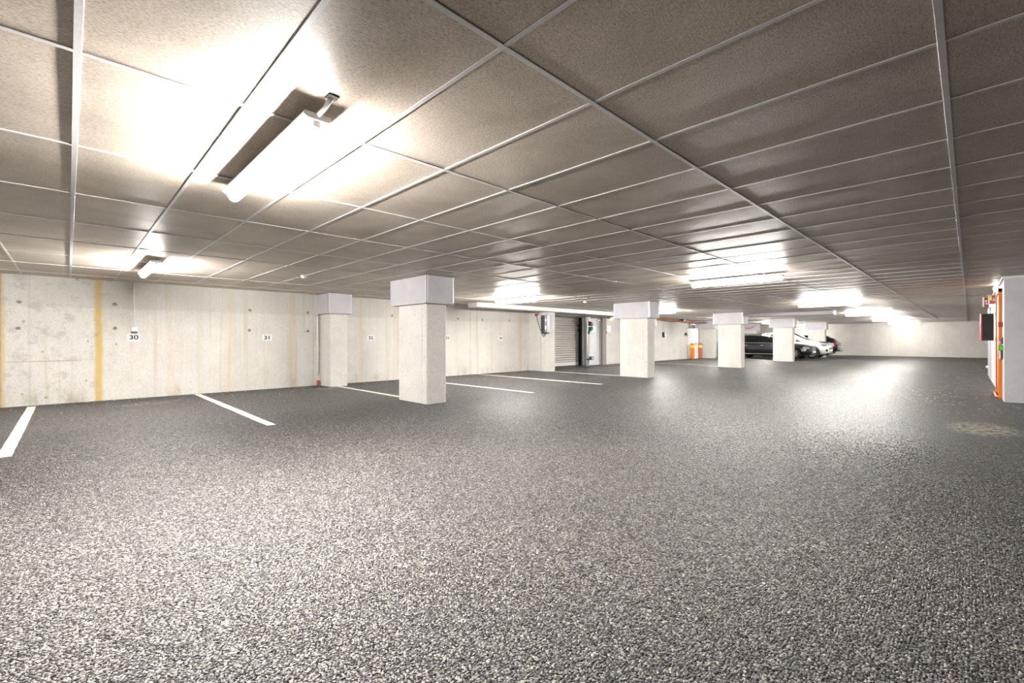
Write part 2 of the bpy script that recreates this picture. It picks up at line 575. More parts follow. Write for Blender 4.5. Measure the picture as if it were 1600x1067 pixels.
tile_meshes = []
for k in range(6):
    bmt = bmesh.new()
    rr = random.Random(40 + k)
    ph, am, tilt = rr.uniform(0, 6), rr.uniform(.0006, .0032), rr.uniform(-.0015, .0015)
    nx, ny = 4, 6
    lx, ly = TX - .018, TY - .018
    g = []
    for a in range(nx + 1):
        row = []
        for b in range(ny + 1):
            u, w = a / nx, b / ny
            edge = math.sin(math.pi * u) * math.sin(math.pi * w)
            z = -am * edge - 0.0003 * edge * math.sin(9 * w + ph) + tilt * (u - .5) * 2 * edge
            row.append(bmt.verts.new(((u - .5) * lx, (w - .5) * ly, z)))
        g.append(row)
    for a in range(nx):
        for b in range(ny):
            bmt.faces.new((g[a][b], g[a][b + 1], g[a + 1][b + 1], g[a + 1][b]))
    # upstand so the board has a thickness
    rim = [g[a][0] for a in range(nx + 1)] + [g[nx][b] for b in range(1, ny + 1)] + [g[a][ny] for a in range(nx - 1, -1, -1)] + [g[0][b] for b in range(ny - 1, 0, -1)]
    top = [bmt.verts.new((v.co.x, v.co.y, .018)) for v in rim]
    rim = [bmt.verts.new(v.co) for v in rim]
    n = len(rim)
    for a in range(n):
        bmt.faces.new((rim[a], rim[(a + 1) % n], top[(a + 1) % n], top[a]))
    bmesh.ops.recalc_face_normals(bmt, faces=bmt.faces)
    for f_ in bmt.faces:
        f_.smooth = abs(f_.normal.z) > .5
        if abs(f_.normal.z) > .5 and f_.normal.z > 0:
            f_.normal_flip()
    me = bpy.data.meshes.new('ceiling_tile')
    bmt.to_mesh(me)
    bmt.free()
    me.materials.append(M['tile'])
    tile_meshes.append(me)


def visible(x, y, pad=.9):
    d = fwd.x * x + fwd.y * y
    s = rgt.x * x + rgt.y * y
    return d > -.4 and abs(s) < d * 1.137 + pad


cells = []
for i in range(i0, i1):
    for j in range(j0, j1):
        cx, cy = GX + (i + .5) * TX, GY + (j + .5) * TY
        if cx > 12.5 and cy < -2.2:
            continue
        if cx < 12.3 and cy > YW + .7:
            continue
        cells.append((0 if visible(cx, cy) else 1, math.hypot(cx, cy), i, j, cx, cy))
cells.sort()
rest = bmesh.new()
rt = random.Random(3)
for k, (vis, dist, i, j, cx, cy) in enumerate(cells):
    me = rt.choice(tile_meshes)
    z = CEIL + .0035 + rt.uniform(-.0008, .0014)
    rot = Matrix.Rotation(rt.choice((0, math.pi)), 4, 'Z')
    if k < 290:
        o = bpy.data.objects.new('ceiling_tile', me)
        COL.objects.link(o)
        o.parent = ceil
        o.location = (cx, cy, z)
        o.rotation_euler = rot.to_euler()
    else:
        st = len(rest.verts)
        rest.from_mesh(me)
        rest.verts.ensure_lookup_table()
        mt = Matrix.Translation((cx, cy, z)) @ rot
        for v in rest.verts[st:]:
            v.co = mt @ v.co
tag(obj('ceiling_tile_field', rest, 'tile', ceil), kind='stuff')

for j in range(j0, j1 + 1):
    y = GY + j * TY
    if y < Y0 or y > YR:
        continue
    xa = X0 if y < YW + .2 else 12.4
    xb = X1 if y > -1.5 else 12.4
    bmr = B((xa, y - .0125, CEIL - .0025), (xb, y + .0125, CEIL + .0015), .0008)
    box(bmr, (xa, y - .001, CEIL), (xb, y + .001, CEIL + .035))
    obj('main_runner', bmr, 'bar', ceil)
for i in range(i0, i1 + 1):
    x = GX + i * TX
    if x < X0 or x > X1:
        continue
    ya = Y0 if x < 12.4 else -1.5
    yb = YW if x < 12.4 else YR
    if i == -2:
        bmr = B((x - .010, ya, CEIL - .0022), (x + .016, yb, CEIL + .0022), .0008)
    else:
        bmr = B((x - .011, ya, CEIL - .0012), (x + .011, yb, CEIL + .0022), .0006)
    box(bmr, (x - .001, ya, CEIL), (x + .001, yb, CEIL + .03))
    obj('cross_bar', bmr, 'bar', ceil)

# ------------------------------------------------------------------ columns
def column(x, y, w, d, label, group, capx, capy, wall_side=False):
    """x, y: near corner of the shaft; w along X, d along Y. capx / capy: extents of the boxed head."""
    t = thing('concrete_column', label, 'column', (x + w / 2, y + d / 2, 0), 0, group)
    zb = floor_z(x, y) - .06
    a, b = (-w / 2, -d / 2, zb), (w / 2, d / 2, CEIL - .01)
    ch = .018
    gx, gw = -d / 2 + .15, .012      # a formwork groove near the front edge of each long face
    poly = [(-w / 2 + ch, -d / 2), (w / 2 - ch, -d / 2), (w / 2, -d / 2 + ch)]
    if not wall_side:
        poly += [(w / 2, gx), (w / 2 - .006, gx + gw / 2), (w / 2, gx + gw)]
    poly += [(w / 2, d / 2 - ch), (w / 2 - ch, d / 2), (-w / 2 + ch, d / 2), (-w / 2, d / 2 - ch)]
    if not wall_side:
        poly += [(-w / 2, gx + gw), (-w / 2 + .006, gx + gw / 2), (-w / 2, gx)]
    poly += [(-w / 2, -d / 2 + ch)]
    obj('shaft', prism(poly, 2, zb, CEIL - .03), 'column', t)
    if capx is None:
        return t
    cx0, cx1 = capx[0] - (x + w / 2), capx[1] - (x + w / 2)
    cy0, cy1 = capy[0] - (y + d / 2), capy[1] - (y + d / 2)
    z0, z1 = CEIL - .50, CEIL - .004
    th = .03
    core = obj('column_head', B((cx0 + th, cy0 + th, z0 + .022), (cx1 - th, cy1 - th, z1)), 'void', t)
    obj('side_board', B((cx0, cy0 + .012, z0), (cx0 + th, cy1 - .012, z1), .004), 'cap', core)
    obj('side_board', B((cx1 - th, cy0 + .012, z0), (cx1, cy1 - .012, z1), .004), 'cap', core)
    obj('side_board', B((cx0 + .012, cy0, z0), (cx1 - .012, cy0 + th, z1), .004), 'cap', core)
    if not wall_side:
        obj('side_board', B((cx0 + .012, cy1 - th, z0), (cx1 - .012, cy1, z1), .004), 'cap', core)
    for px, py in ((cx0, cy0), (cx1, cy0)) if wall_side else ((cx0, cy0), (cx1, cy0), (cx0, cy1), (cx1, cy1)):
        sx, sy = (1 if px == cx0 else -1), (1 if py == cy0 else -1)
        e = .003
        bmb = B((min(px - sx * e, px + sx * .028), min(py - sy * e, py + sy * .004), z0 + .03), (max(px - sx * e, px + sx * .028), max(py - sy * e, py + sy * .004), z1))
        box(bmb, (min(px - sx * e, px + sx * .004), min(py - sy * e, py + sy * .028), z0 + .03), (max(px - sx * e, px + sx * .004), max(py - sy * e, py + sy * .028), z1))
        obj('corner_bead', bmb, 'bead', core)
    return t


PITCH = 7.87
names = ['nearest free-standing concrete column with grey boxed head in front of bay 33',
         'concrete column with pale boxed head in front of the roller shutter and grey door',
         'concrete column with grey boxed head in front of the black estate car',
         'concrete column covering the middle of the black estate car',
         'farthest concrete column, behind the bonnet of the white car']
for k, nm in enumerate(names):
    x = 4.56 + PITCH * k
    dx = 0 if k < 2 else (.05, .1, .12)[k - 2]
    x += dx
    column(x, 6.79, .425, .97, nm, 'columns along the aisle', (x - .073, x + .53), (6.695, 7.935))
column(4.59, 11.03, .44, .66, 'concrete column against the wall between bays 31 and 32', 'columns against the wall', (4.50, 5.105), (10.93, YW + .02), True)
column(20.42, 11.05, .44, .9, 'concrete wall column hidden behind the column by the roller shutter', 'columns against the wall', (20.33, 20.95), (10.95, YW2 + .02), True)
column(28.3, 11.03, .44, .9, 'concrete wall column beside the orange and yellow guard posts', 'columns against the wall', (28.2, 28.83), (10.93, YW2 + .02), True)
column(36.2, 11.03, .44, .9, 'concrete wall column with grey head seen above the black estate car roof', 'columns against the wall', (36.1, 36.73), (10.93, YW2 + .02), True)

# pier and lintel of the shutter recess
tag(obj('wall_return', B((12.385, 11.065, -.1), (12.8, YR + .1, CEIL + .02)), 'wall_plain'), 'concrete wall return beside the shutter pier', kind='structure')
column(12.37, 10.74, .45, .315, 'concrete pier at the left of the roller shutter, carrying the motor', None, None, None, True)
tag(obj('trim_1', B((12.8, 11.3, CEIL - .14), (17.75, YR + .1, CEIL + .04)), 'wall_plain'), 'concrete lintel above the roller shutter recess', kind='structure')
tag(obj('wall_shutter', B((12.5, YR, -.1), (17.9, YR + .3, CEIL)), 'wall_plain'), 'concrete wall behind the roller shutter', kind='structure')
tag(obj('trim_2', B((17.44, 11.78, -.06), (17.735, 12.7, CEIL - .13)), plain('brown_grey_reveal_paint', (.24, .21, .175), .6)), 'brown grey reveal at the right of the grey door', kind='structure')
tag(obj('wall_shutter_side', B((16.46, 12.02, -.1), (17.5, 12.2, CEIL - .13)), 'wall_plain'), 'short concrete wall around the grey door', kind='structure')

# boxed trunking below the ceiling
t = thing('boxed_trunking', 'long white boxed trunking under the ceiling before the roller shutter', 'trunking', (12.8, 10.62, CEIL))
obj('casing', B((-3.95, -.14, -.14), (7.2, .28, -.004), .004), 'white_metal', t)
obj('end_plate', B((-3.965, -.146, -.146), (-3.925, .286, -.003), .003), 'white', t)
for xx in (-1.5, 1.2, 3.9):
    obj('joint_strip', B((xx, -.143, -.143), (xx + .03, .283, -.004)), 'white', t)
t = thing('boxed_trunking', 'grey boxed trunking crossing the far aisle under the ceiling', 'trunking', (21.9, 5.8, CEIL))
obj('casing', B((-.13, -2.0, -.145), (.25, 2.4, -.004), .004), 'cap', t)
obj('end_plate', B((-.136, -2.02, -.151), (.256, -1.985, -.003), .003), 'white', t)

# ------------------------------------------------------------------ fluorescent lamps
def make_lamp():
    t = thing('fluorescent_lamp', 'x', 'lamp')
    L = .775
    hz = -.085                       # centre of fixture below ceiling
    hous = prism([(-.049, hz + .004), (.049, hz + .004), (.070, hz + .018), (.062, hz + .036), (-.062, hz + .036), (-.070, hz + .018)], 1, -L - .02, L + .02)
    obj('housing', hous, 'white', t)
    half = [(.046, hz + .004), (.038, hz - .020), (.027, hz - .038), (.013, hz - .047)]
    pts = half + [(0, hz - .050)] + [(-x_, z_) for x_, z_ in half[::-1]]
    obj('diffuser', prism(pts, 1, -L + .004, L - .004), 'lamp', t)
    for s in (-1, 1):
        lo, hi = (L - .004, L + .004) if s > 0 else (-L - .004, -L + .004)
        obj('end_clip', B((-.02, lo, hz - .025), (.02, hi, hz + .006)), 'white', t)
        obj('mounting_bracket', B((-.02, s * .5 - .02, hz + .034), (.02, s * .5 + .02, -.003)), 'silver', t)
    return t


lamp0 = make_lamp()
row_a = ['large near fluorescent lamp hanging over the empty foreground on the left', 'fluorescent lamp over the middle of the aisle, nearest in the right-hand row',
         'second fluorescent lamp down the right-hand row over the aisle', 'third fluorescent lamp down the right-hand row, beside the end of the grey trunking',
         'fourth fluorescent lamp down the right-hand row over the far aisle', 'last fluorescent lamp in the right-hand row close to the end wall']
row_b = ['small-looking fluorescent lamp close to the wall above bay number 30', 'fluorescent lamp over bay 34 beside the end of the white trunking',
         'fluorescent lamp showing right of the boxed column head by the grey door', 'fluorescent lamp partly hidden by the column before the black estate car',
         'fluorescent lamp over the black estate car between two column heads', 'fluorescent lamp over the charcoal car at the end of the bays']
first = True
for yc, labs, grp in ((3.025, row_a, 'fluorescent lamps over the aisle'), (8.675, row_b, 'fluorescent lamps over the bays')):
    for k in range(6):
        o = lamp0 if first else clone(lamp0)
        first = False
        o.location = (.87 + 7.845 * k - (.7 if k == 5 else 0), yc, CEIL)
        tag(o, labs[k], 'lamp', grp)
        if k == 5:                   # last pair of tubes turned down so the end wall does not burn out
            for ch in o.children:
                if ch.name.startswith('diffuser'):
                    ch.data = ch.data.copy()
                    ch.data.materials[0] = M['lamp_dimmed']
lamp1 = lamp0
cond = tube([(.0, -.775, -.055), (.0, -.81, -.055), (.01, -.85, -.04), (.02, -.88, -.015), (.025, -.9, .002)], .011)
obj('supply_conduit', cond, 'white', lamp1, True)
obj('ceiling_hole', B((.0, -.925, -.004), (.05, -.88, .003)), 'void', lamp1)

# ------------------------------------------------------------------ bay lines
def bay_line(x, ya, yb, label, w=.105):
    bm = bmesh.new()
    n = 24
    rows = []
    for k in range(n + 1):
        y = ya + (yb - ya) * k / n
        e = random.uniform(-.003, .003)
        rows.append([bm.verts.new((x + sx * (w / 2) + e, y, floor_z(x, y) + zz)) for sx, zz in ((-1, -.002), (-1, .003), (1, .003), (1, -.002))])
    for a, b in zip(rows, rows[1:]):
        for q in range(3):
            bm.faces.new((a[q], a[q + 1], b[q + 1], b[q]))
    bm.faces.new(rows[0])
    bm.faces.new(rows[-1][::-1])
    bmesh.ops.recalc_face_normals(bm, faces=bm.faces)
    tag(obj('bay_line', bm, 'paint'), label, 'road marking', 'painted bay lines')


bay_line(-.455, 6.68, 11.45, 'wide white painted line cut by the left edge of the photo')
bay_line(1.96, 6.64, 11.57, 'white painted line ending in open asphalt left of the wall column')
bay_line(4.79, 7.77, 11.02, 'white painted line between the wall column and the nearest free-standing column')
bay_line(7.19, 6.65, 11.6, 'white painted line coming out from behind the nearest free-standing column on its right')
bay_line(9.80, 6.65, 11.6, 'white painted line starting at the wall left of the shutter pier')
bay_line(12.55, 7.8, 10.73, 'white painted line from the shutter pier to the column in front of it')
bay_line(20.55, 7.82, 11.0, 'thin-looking white painted line behind the column before the black estate car')
bay_line(28.45, 7.85, 11.0, 'white painted line on the floor in front of the black estate car')

# ------------------------------------------------------------------ bay numbers
for num, x, lab in (('30', .924, 'thirty, below the small wall switch'), ('31', 3.349, 'thirty-one, left of the wall column'), ('32', 5.975, 'thirty-two, between the wall column and the nearest free-standing column'),
                    ('33', 8.593, 'thirty-three, half hidden by the nearest free-standing column'), ('34', 10.908, 'thirty-four, left of the shutter pier')):
    t = thing('bay_number_sign', f'white wall plate numbered {lab}', 'sign', (x, YW - .002, 1.212), 0, 'bay number signs')
    obj('plate', B((-.10, -.006, -.075), (.10, .0015, .075), .002), 'sign_white', t)
    text_mesh('number', num, .125, 'ink', t, (0, -.0075, -.003), (math.pi / 2, 0, 0), .0032).scale = (1.18, 1, 1)

t = thing('wall_socket', 'small white wall switch box with conduit directly above number 30', 'switch', (.932, YW - .001, 1.36))
obj('switch_box', B((-.05, -.045, -.03), (.05, 0, .05), .006, 2), 'white', t)
obj('switch_rocker', B((-.05, -.048, -.062), (.05, -.004, -.046)), 'dark_grey', t)
obj('conduit', C((0, -.016, .05), (0, -.016, CEIL - 1.37), .0085, 10), 'white', t, True)
for zz in (.3, .6, .8):
    obj('conduit_clip', B((-.016, -.03, zz), (.016, 0, zz + .012)), 'white', t)
t = thing('downpipe', 'white joint strip in the corner left of the wall column', 'pipe', (4.51, YW - .005, 0))
obj('pipe', C((0, -.03, .27), (0, -.03, CEIL - .5), .022, 12), 'white', t, True)
obj('pipe_clip', B((-.045, -.056, 1.25), (.045, .004, 1.262)), 'silver', t)
obj('pipe_clip', B((-.045, -.056, 1.76), (.045, .004, 1.775)), 'silver', t)
obj('rusty_foot', B((-.02, -.05, -.01), (.07, 0, .13), .01), 'rust', t)

# ------------------------------------------------------------------ smoke detectors
def detector(x, y, label):
    t = thing('smoke_detector', label, 'detector', (x, y, CEIL - .002), 0, 'smoke detectors')
    obj('base', C((0, 0, -.012), (0, 0, 0), .055, 24), 'white', t, True)
    obj('head', C((0, 0, -.045), (0, 0, -.012), .030, 24, .05), 'white', t, True)
detector(3.01, 8.37, 'white smoke detector left of the wall column head')
detector(11.09, 8.12, 'white smoke detector in front of the roller shutter')

# ------------------------------------------------------------------ roller shutter
t = thing('roller_shutter', 'closed galvanised roller shutter between the pier and the grey door', 'shutter', (14.6, 12.45, 0))
tw = 1.98
nsl = 20
zs0, zs1 = .15, 2.16
hh = (zs1 - zs0) / nsl
prof = [(.012, 0), (-.018, hh * .10), (-.034, hh * .38), (-.034, hh * .58), (-.02, hh * .84), (.012, hh * .985), (.02, hh * .985), (.02, 0)]
slat_src = None
for k in range(nsl):
    if slat_src is None:
        bs = prism(prof, 0, -tw - .0, tw - .08)
        slat_src = obj('slat', bs, 'slat', t)
        slat_src.location = (0, 0, zs0)
    else:
        c = slat_src.copy()
        COL.objects.link(c)
        c.parent = t
        c.location = (0, random.uniform(-.004, .004), zs0 + hh * k)
        if k == 15:
            c.location.y = .018
obj('bottom_rail', B((-tw, -.03, .012), (tw - .08, .02, .155), .004), 'white_metal', t)
obj('guide_rail', B((tw - .12, -.06, 0), (tw + .0, .06, 2.16)), 'dark', t)
obj('guide_rail', B((-tw + .12, -.06, 0), (-tw + .24, .06, 2.16)), 'dark', t)
obj('head_gap', B((-tw, -.02, 2.12), (tw, .08, 2.165)), 'dark', t)
for zz in (1.5, 1.72):
    obj('guide_bracket', B((tw - .2, -.1, zz), (tw - .1, -.02, zz + .13), .01), 'dark', t)

t = thing('steel_post', 'grey steel post between the roller shutter and the grey door', 'post', (16.38, 11.93, 0))
obj('web', B((-.05, -.05, -.02), (.10, .12, CEIL - .15)), 'grey_metal', t)
obj('flange', B((-.085, -.1, -.02), (-.02, -.055, CEIL - .15), .004), 'silver', t)
obj('flange', B((.0, -.1, -.02), (.09, -.055, CEIL - .15), .004), 'grey_metal', t)

# personnel door
t = thing('door_1', 'pale grey steel door right of the roller shutter', None, (16.98, 11.97, 0))
t['kind'] = 'structure'
obj('leaf', B((-.44, -.045, .01), (.40, 0, 2.10), .003), 'door_grey', t)
obj('frame_jamb', B((.40, -.08, 0), (.47, .04, 2.16), .003), 'grey_metal', t)
obj('frame_jamb', B((.472, -.12, 0), (.50, .04, 2.16), .003), 'silver', t)
obj('frame_jamb', B((-.50, -.06, 0), (-.44, .04, 2.16), .003), 'grey_metal', t)
obj('frame_head', B((-.50, -.07, 2.10), (.50, .04, 2.16), .003), 'grey_metal', t)
cl = obj('door_closer', B((.14, -.12, 2.01), (.36, -.046, 2.07), .006), 'white', t)
obj('closer_arm', B((-.02, -.09, 2.065), (.2, -.07, 2.08)), 'silver', cl)
obj('lock_plate', B((-.37, -.052, .98), (-.31, -.046, 1.16), .003), 'silver', t)
dn = thing('door_notice', 'small white notice on the pale grey door', 'notice', (16.99, 11.922, 1.62))
obj('paper', B((-.12, -.004, -.13), (.12, 0, .13)), 'sign_white', dn)
obj('print', B((-.01, -.006, -.05), (.05, -.004, -.0)), 'silver', dn)

# red / green signal
t = thing('traffic_signal', 'red and green traffic signal on the post beside the shutter', 'traffic light', (16.28, 11.72, 0))
obj('junction_box', B((-.08, -.03, 1.96), (.09, .11, 2.19), .008), 'white', t)
obj('conduit', C((.04, .06, .42), (.04, .06, 1.97), .014, 10), 'white', t, True)
for zz, mat in ((1.837, 'lens_red'), (1.645, 'lens_green')):
    body = obj('signal_body', C((.12, .05, zz), (.12, -.06, zz), .078, 20), 'dark' if mat == 'lens_red' else 'lens_green', t)
    obj('signal_ring', C((.12, -.05, zz), (.12, -.085, zz), .086, 20), mat, body)
    obj('signal_lens', ball((.12, -.085, zz), (.05, .03, .05)), 'chrome' if mat == 'lens_red' else mat, body, True)
for zz in (1.93, 1.54):
    obj('signal_bracket', B((.0, -.04, zz - .03), (.13, .04, zz + .025), .006), 'dark', t)
obj('cable_gland', B((-.03, -.03, 1.4), (.05, .04, 1.52), .008), 'lens_green', t)
t = thing('photocell', 'dark grey photocell box low on the post by the grey door', 'sensor', (16.37, 11.7, .34))
obj('body', B((-.02, -.06, -.075), (.17, .05, .075), .01), 'dark_grey', t)
obj('lens_window', B((.02, -.064, -.045), (.12, -.058, .045)), 'silver', t)
obj('arm', B((-.12, -.02, -.07), (-.02, .13, -.03)), 'dark', t)

t = thing('wall_notice', 'white notice sheet on the wall right of the grey door', 'notice', (18.13, YW2 - .002, 1.66))
obj('paper', B((-.14, -.005, -.15), (.14, 0, .15)), 'sign_white', t)
obj('frame', B((-.15, -.003, -.16), (.15, .001, .16)), 'white', t)
t = thing('fire_call_point', 'small dark red call point on the wall beside the grey door', 'call point', (17.85, YW2 - .002, 1.49))
obj('body', B((-.05, -.05, -.06), (.05, 0, .06), .006), 'red', t)
obj('glass', B((-.03, -.053, -.03), (.03, -.049, .03)), 'dark', t)
t = thing('emergency_light', 'small warm lit emergency light high right of the grey door', 'lamp', (18.2, YW2 - .002, 2.2))
obj('body', B((-.2, -.06, -.06), (.0, 0, .06), .01), plain('amber_housing', (.40, .26, .08), .5), t)
obj('diffuser', B((.0, -.07, -.07), (.22, 0, .07), .012), 'warm', t)

# shutter motor on the pier with its pull switch
t = thing('shutter_motor', 'dark grey shutter motor unit on the concrete pier', 'motor', (12.28, 10.78, 0))
obj('cover', B((-.06, -.03, 1.43), (.085, .13, 2.04), .012, 2), 'dark_grey', t)
obj('gear_plate', B((-.045, -.16, 1.42), (.12, -.03, 2.05), .008), plain('lilac_grey_steel', (.36, .355, .42), .4, .2), t)
for z0_, z1_ in ((1.53, 1.66), (1.82, 1.91)):
    obj('rating_label', B((-.052, -.12, z0_), (-.044, -.06, z1_)), 'sign_white', t)
obj('foot', B((-.05, -.15, 1.385), (.09, .12, 1.425), .01), 'dark', t)
for k in range(5):
    obj('cooling_fin', B((-.068, .015, 1.5 + k * .1), (-.058, .12, 1.55 + k * .1)), 'dark', t)
t = thing('emergency_stop', 'red push button on the pier with a dangling black cable', 'button', (12.35, 11.2, 2.09))
obj('button', C((-.09, 0, -.03), (-.02, 0, -.0), .045, 16), 'lens_red', t, True)
obj('box', B((-.03, -.08, -.03), (.018, .03, .06), .006), 'silver', t)
obj('cable', tube([(-.04, .0, -.05), (-.04, -.03, -.2), (-.04, -.12, -.42), (-.04, -.22, -.63), (-.04, -.28, -.76), (-.04, -.34, -.815), (-.04, -.385, -.80), (-.04, -.41, -.73), (-.04, -.415, -.68)], .011), 'dark_grey', t, True)

# ------------------------------------------------------------------ far wall fittings
for x, z, lab, zt in ((23.47, 1.42, 'black switch box on the far left wall nearer the camera', .14), (26.28, 1.48, 'small black switch box on the far wall left of the guard posts', .08)):
    t = thing('switch_box', lab, 'switch', (x, YW2 - .002, z))
    obj('body', B((-.1, -.09, -zt), (.06, 0, zt), .008), 'dark', t)
    obj('cover', B((.06, -.085, -zt * .8), (.11, 0, zt * .8), .006), 'silver', t)
    obj('conduit', C((.05, -.03, zt), (.05, -.03, CEIL - z - .01), .012, 8), 'white', t, True)
t = thing('sprinkler_pipe', 'orange pipe running under the ceiling along the far left wall', 'pipe', (25, 11.5, 2.2))
obj('pipe', C((-3.2, 0, .05), (3.2, 0, -.03), .035, 12), 'orange_pipe', t, True)
obj('pipe', C((-3.2, -.12, .06), (3.2, -.12, -.01), .02, 10), 'rust', t, True)
obj('hanger', B((-.25, -.2, -.0), (-.05, .06, .10)), 'dark', t)
t = thing('riser_casing', 'white boxed pipe riser between orange and yellow guards', 'riser', (26.95, 11.62, 0))
obj('casing', B((-.42, -.02, .0), (.42, .27, 1.83), .006), 'white_metal', t)
for xx in (-.28, -.02, .22):
    obj('pipe', C((xx, .12, 1.82), (xx, .12, CEIL - .005), .05, 12), 'silver', t, True)
obj('hatch_handle', B((.06, -.04, .82), (.11, -.018, .98)), 'dark_grey', t)
for s, lab, mat in ((-1, 'orange steel guard with yellow band left of the white riser', 'orange'), (1, 'red-brown steel guard with yellow band right of the white riser', 'rust')):
    t = thing('guard_post', lab, 'guard', (26.95 + s * .56, 11.55, 0))
    obj('post', B((-.09, -.12, -.02), (.09, .06, .93), .012), mat, t)
    obj('yellow_band', B((-.094, -.124, .66), (.094, .064, .82), .01), 'yellow', t)
    obj('base_plate', B((-.13, -.16, -.01), (.13, .1, .02)), 'dark_grey', t)

# ------------------------------------------------------------------ right-hand block
BX, BY, BE = 12.2, -.46, 21.1
blk = tag(obj('wall_block', B((BX, Y0, -.08), (BE, BY, CEIL - .06)), 'block'), 'lilac grey painted block at the right with door and fire equipment', kind='structure')
obj('side_lining', B((BX + .008, BY, -.06), (BE, BY + .012, CEIL - .065), .003), plain('pale_lilac_wall_paint', (.72, .71, .74), .5, grain=.03), blk)
tag(obj('trim_3', B((BX - .025, Y0, CEIL - .06), (BE, BY + .04, CEIL - .004), .004), 'white'), 'white trim along the top of the grey block', kind='structure')
t = thing('door_2', 'bright orange door in the side of the grey block', None, (13.5, BY + .012, 0))
t['kind'] = 'structure'
obj('leaf', B((-.62, 0, .0), (.62, .03, 2.06), .003), 'orange', t)
for a, b in ((-.70, -.62), (.62, .70)):
    obj('frame_jamb', B((a, 0, 0), (b, .05, 2.13), .004), 'orange', t)
obj('frame_head', B((-.70, 0, 2.06), (.70, .05, 2.13), .004), 'orange', t)
obj('kick_rail', tube([(-.7, .03, .03), (-.5, .07, .03), (.4, .07, .03), (.62, .03, .03)], .022), 'orange', t, True)
t = thing('door_3', 'grey metal door at the far end of the grey block', None, (19.9, BY + .012, 0))
t['kind'] = 'structure'
obj('leaf', B((-.75, 0, 0), (.75, .02, 2.02), .003), 'door_grey', t)
for a, b in ((-.85, -.76), (.76, .85)):
    obj('frame_jamb', B((a, 0, 0), (b, .035, 2.08), .003), 'silver', t)
obj('frame_head', B((-.85, 0, 2.02), (.85, .035, 2.08), .003), 'silver', t)
hd = obj('handle', tube([(-.55, .02, 1.03), (-.55, .085, 1.03), (-.42, .09, 1.03)], .014), 'silver', t, True)
obj('lock', C((-.55, .015, 1.18), (-.55, .045, 1.18), .03, 14), 'silver', t, True)
obj('stop', ball((-.5, .06, .33), .045), 'white', t, True)

t = thing('fire_call_point', 'red fire alarm call point on the grey block before the orange door', 'call point', (12.62, BY + .012, 1.43))
obj('body', B((-.05, 0, -.05), (.05, .065, .05), .006), 'red', t)
obj('glass', B((-.053, .01, -.03), (-.049, .055, .03)), 'maroon', t)
t = thing('door_release', 'green emergency door release on the grey block near the orange door', 'call point', (12.5, BY + .012, .985))
obj('body', B((-.05, 0, -.05), (.05, .062, .05), .006), 'green', t)
obj('glass', B((-.054, .008, -.035), (-.049, .05, .035)), plain('pale_green_plastic', (.10, .5, .06), .4), t)
obj('conduit', C((0, .02, -.22), (0, .02, -.05), .014, 10), 'dark_grey', t, True)
obj('label', B((.01, 0, -.21), (.05, .05, -.05)), 'sign_white', t)
t = thing('key_switch', 'grey sloping key switch just above the green door release', 'switch', (12.5, BY + .012, 1.09))
obj('body', prism([(0, -.03), (.055, -.03), (.035, .05), (.01, .1), (0, .1)], 0, -.04, .04), 'dark_grey', t)
obj('cover', B((-.044, .03, -.03), (.0, .06, .02), .004), 'silver', t)
t = thing('bulkhead_lamp', 'round white lit bulkhead lamp above the orange door', 'lamp', (14.0, BY + .012, 2.215))
obj('base', C((0, 0, 0), (0, .025, 0), .075, 24), 'white', t, True)
obj('dome', ball((0, .045, 0), (.065, .045, .065), 3), 'bulb', t, True)
obj('stem', C((0, .03, -.12), (0, .03, -.06), .018, 10), 'white', t, True)
t = thing('fire_sign', 'red and white fire equipment sign projecting beside the orange door', 'sign', (15.0, BY + .012, 2.055))
pl = obj('panel', B((-.012, .02, -.105), (.012, .155, .10), .002), 'maroon', t)
obj('border', B((-.016, .014, .094), (.016, .16, .104)), 'white', pl)
obj('border', B((-.016, .014, -.11), (.016, .16, -.10)), 'white', pl)
obj('pictogram', B((-.016, .085, -.02), (-.011, .115, .075)), 'yellow', pl)
obj('pictogram', B((-.016, .03, -.02), (-.011, .075, -.005)), 'sign_white', pl)
obj('pictogram', B((-.016, .05, .01), (-.011, .06, .04)), 'sign_white', pl)
obj('pictogram', B((-.016, .12, -.095), (-.011, .14, .085)), 'sign_white', pl)
p2 = obj('rear_panel', B((.25, .13, -.14), (.27, .225, .07), .002), 'maroon', t)
obj('pictogram', B((.246, .15, -.03), (.251, .19, .0)), 'sign_white', p2)
obj('pictogram', B((.246, .15, -.09), (.251, .18, -.06)), 'sign_white', p2)
obj('border', B((.247, .2, -.145), (.252, .228, .075)), 'white', p2)
obj('bracket', B((-.006, .0, .0), (.006, .03, .012)), 'silver', t)
obj('bracket', B((-1.2, .0, -.01), (0, .012, .002)), 'silver', t)
t = thing('notice_board', 'thin white notice board on the side of the grey block', 'notice', (15.15, BY + .012, 1.4))
obj('board', B((-.02, 0, -.36), (.42, .025, .36), .003), 'sign_white', t)
obj('edge_clip', B((-.03, .0, .28), (.0, .03, .36)), 'dark', t)
obj('edge_clip', B((-.03, .0, -.3), (.0, .03, -.24)), 'dark', t)
obj('edge_rail', B((-.025, .0, -.24), (-.018, .028, .28)), 'grey_metal', t)
t = thing('fire_cabinet', 'red fronted fire cabinet with black sides standing out from the grey block', 'cabinet', (17.5, BY + .012, 1.115))
obj('body', B((-.31, 0, 0), (.31, .21, .705), .003), plain('matt_black_steel', (.008, .008, .009), .6), t)
obj('front_door', B((-.32, .205, -.005), (.32, .235, .71), .004), 'bright_red', t)
obj('door_handle', B((-.26, .235, .3), (-.22, .25, .4)), 'silver', t)

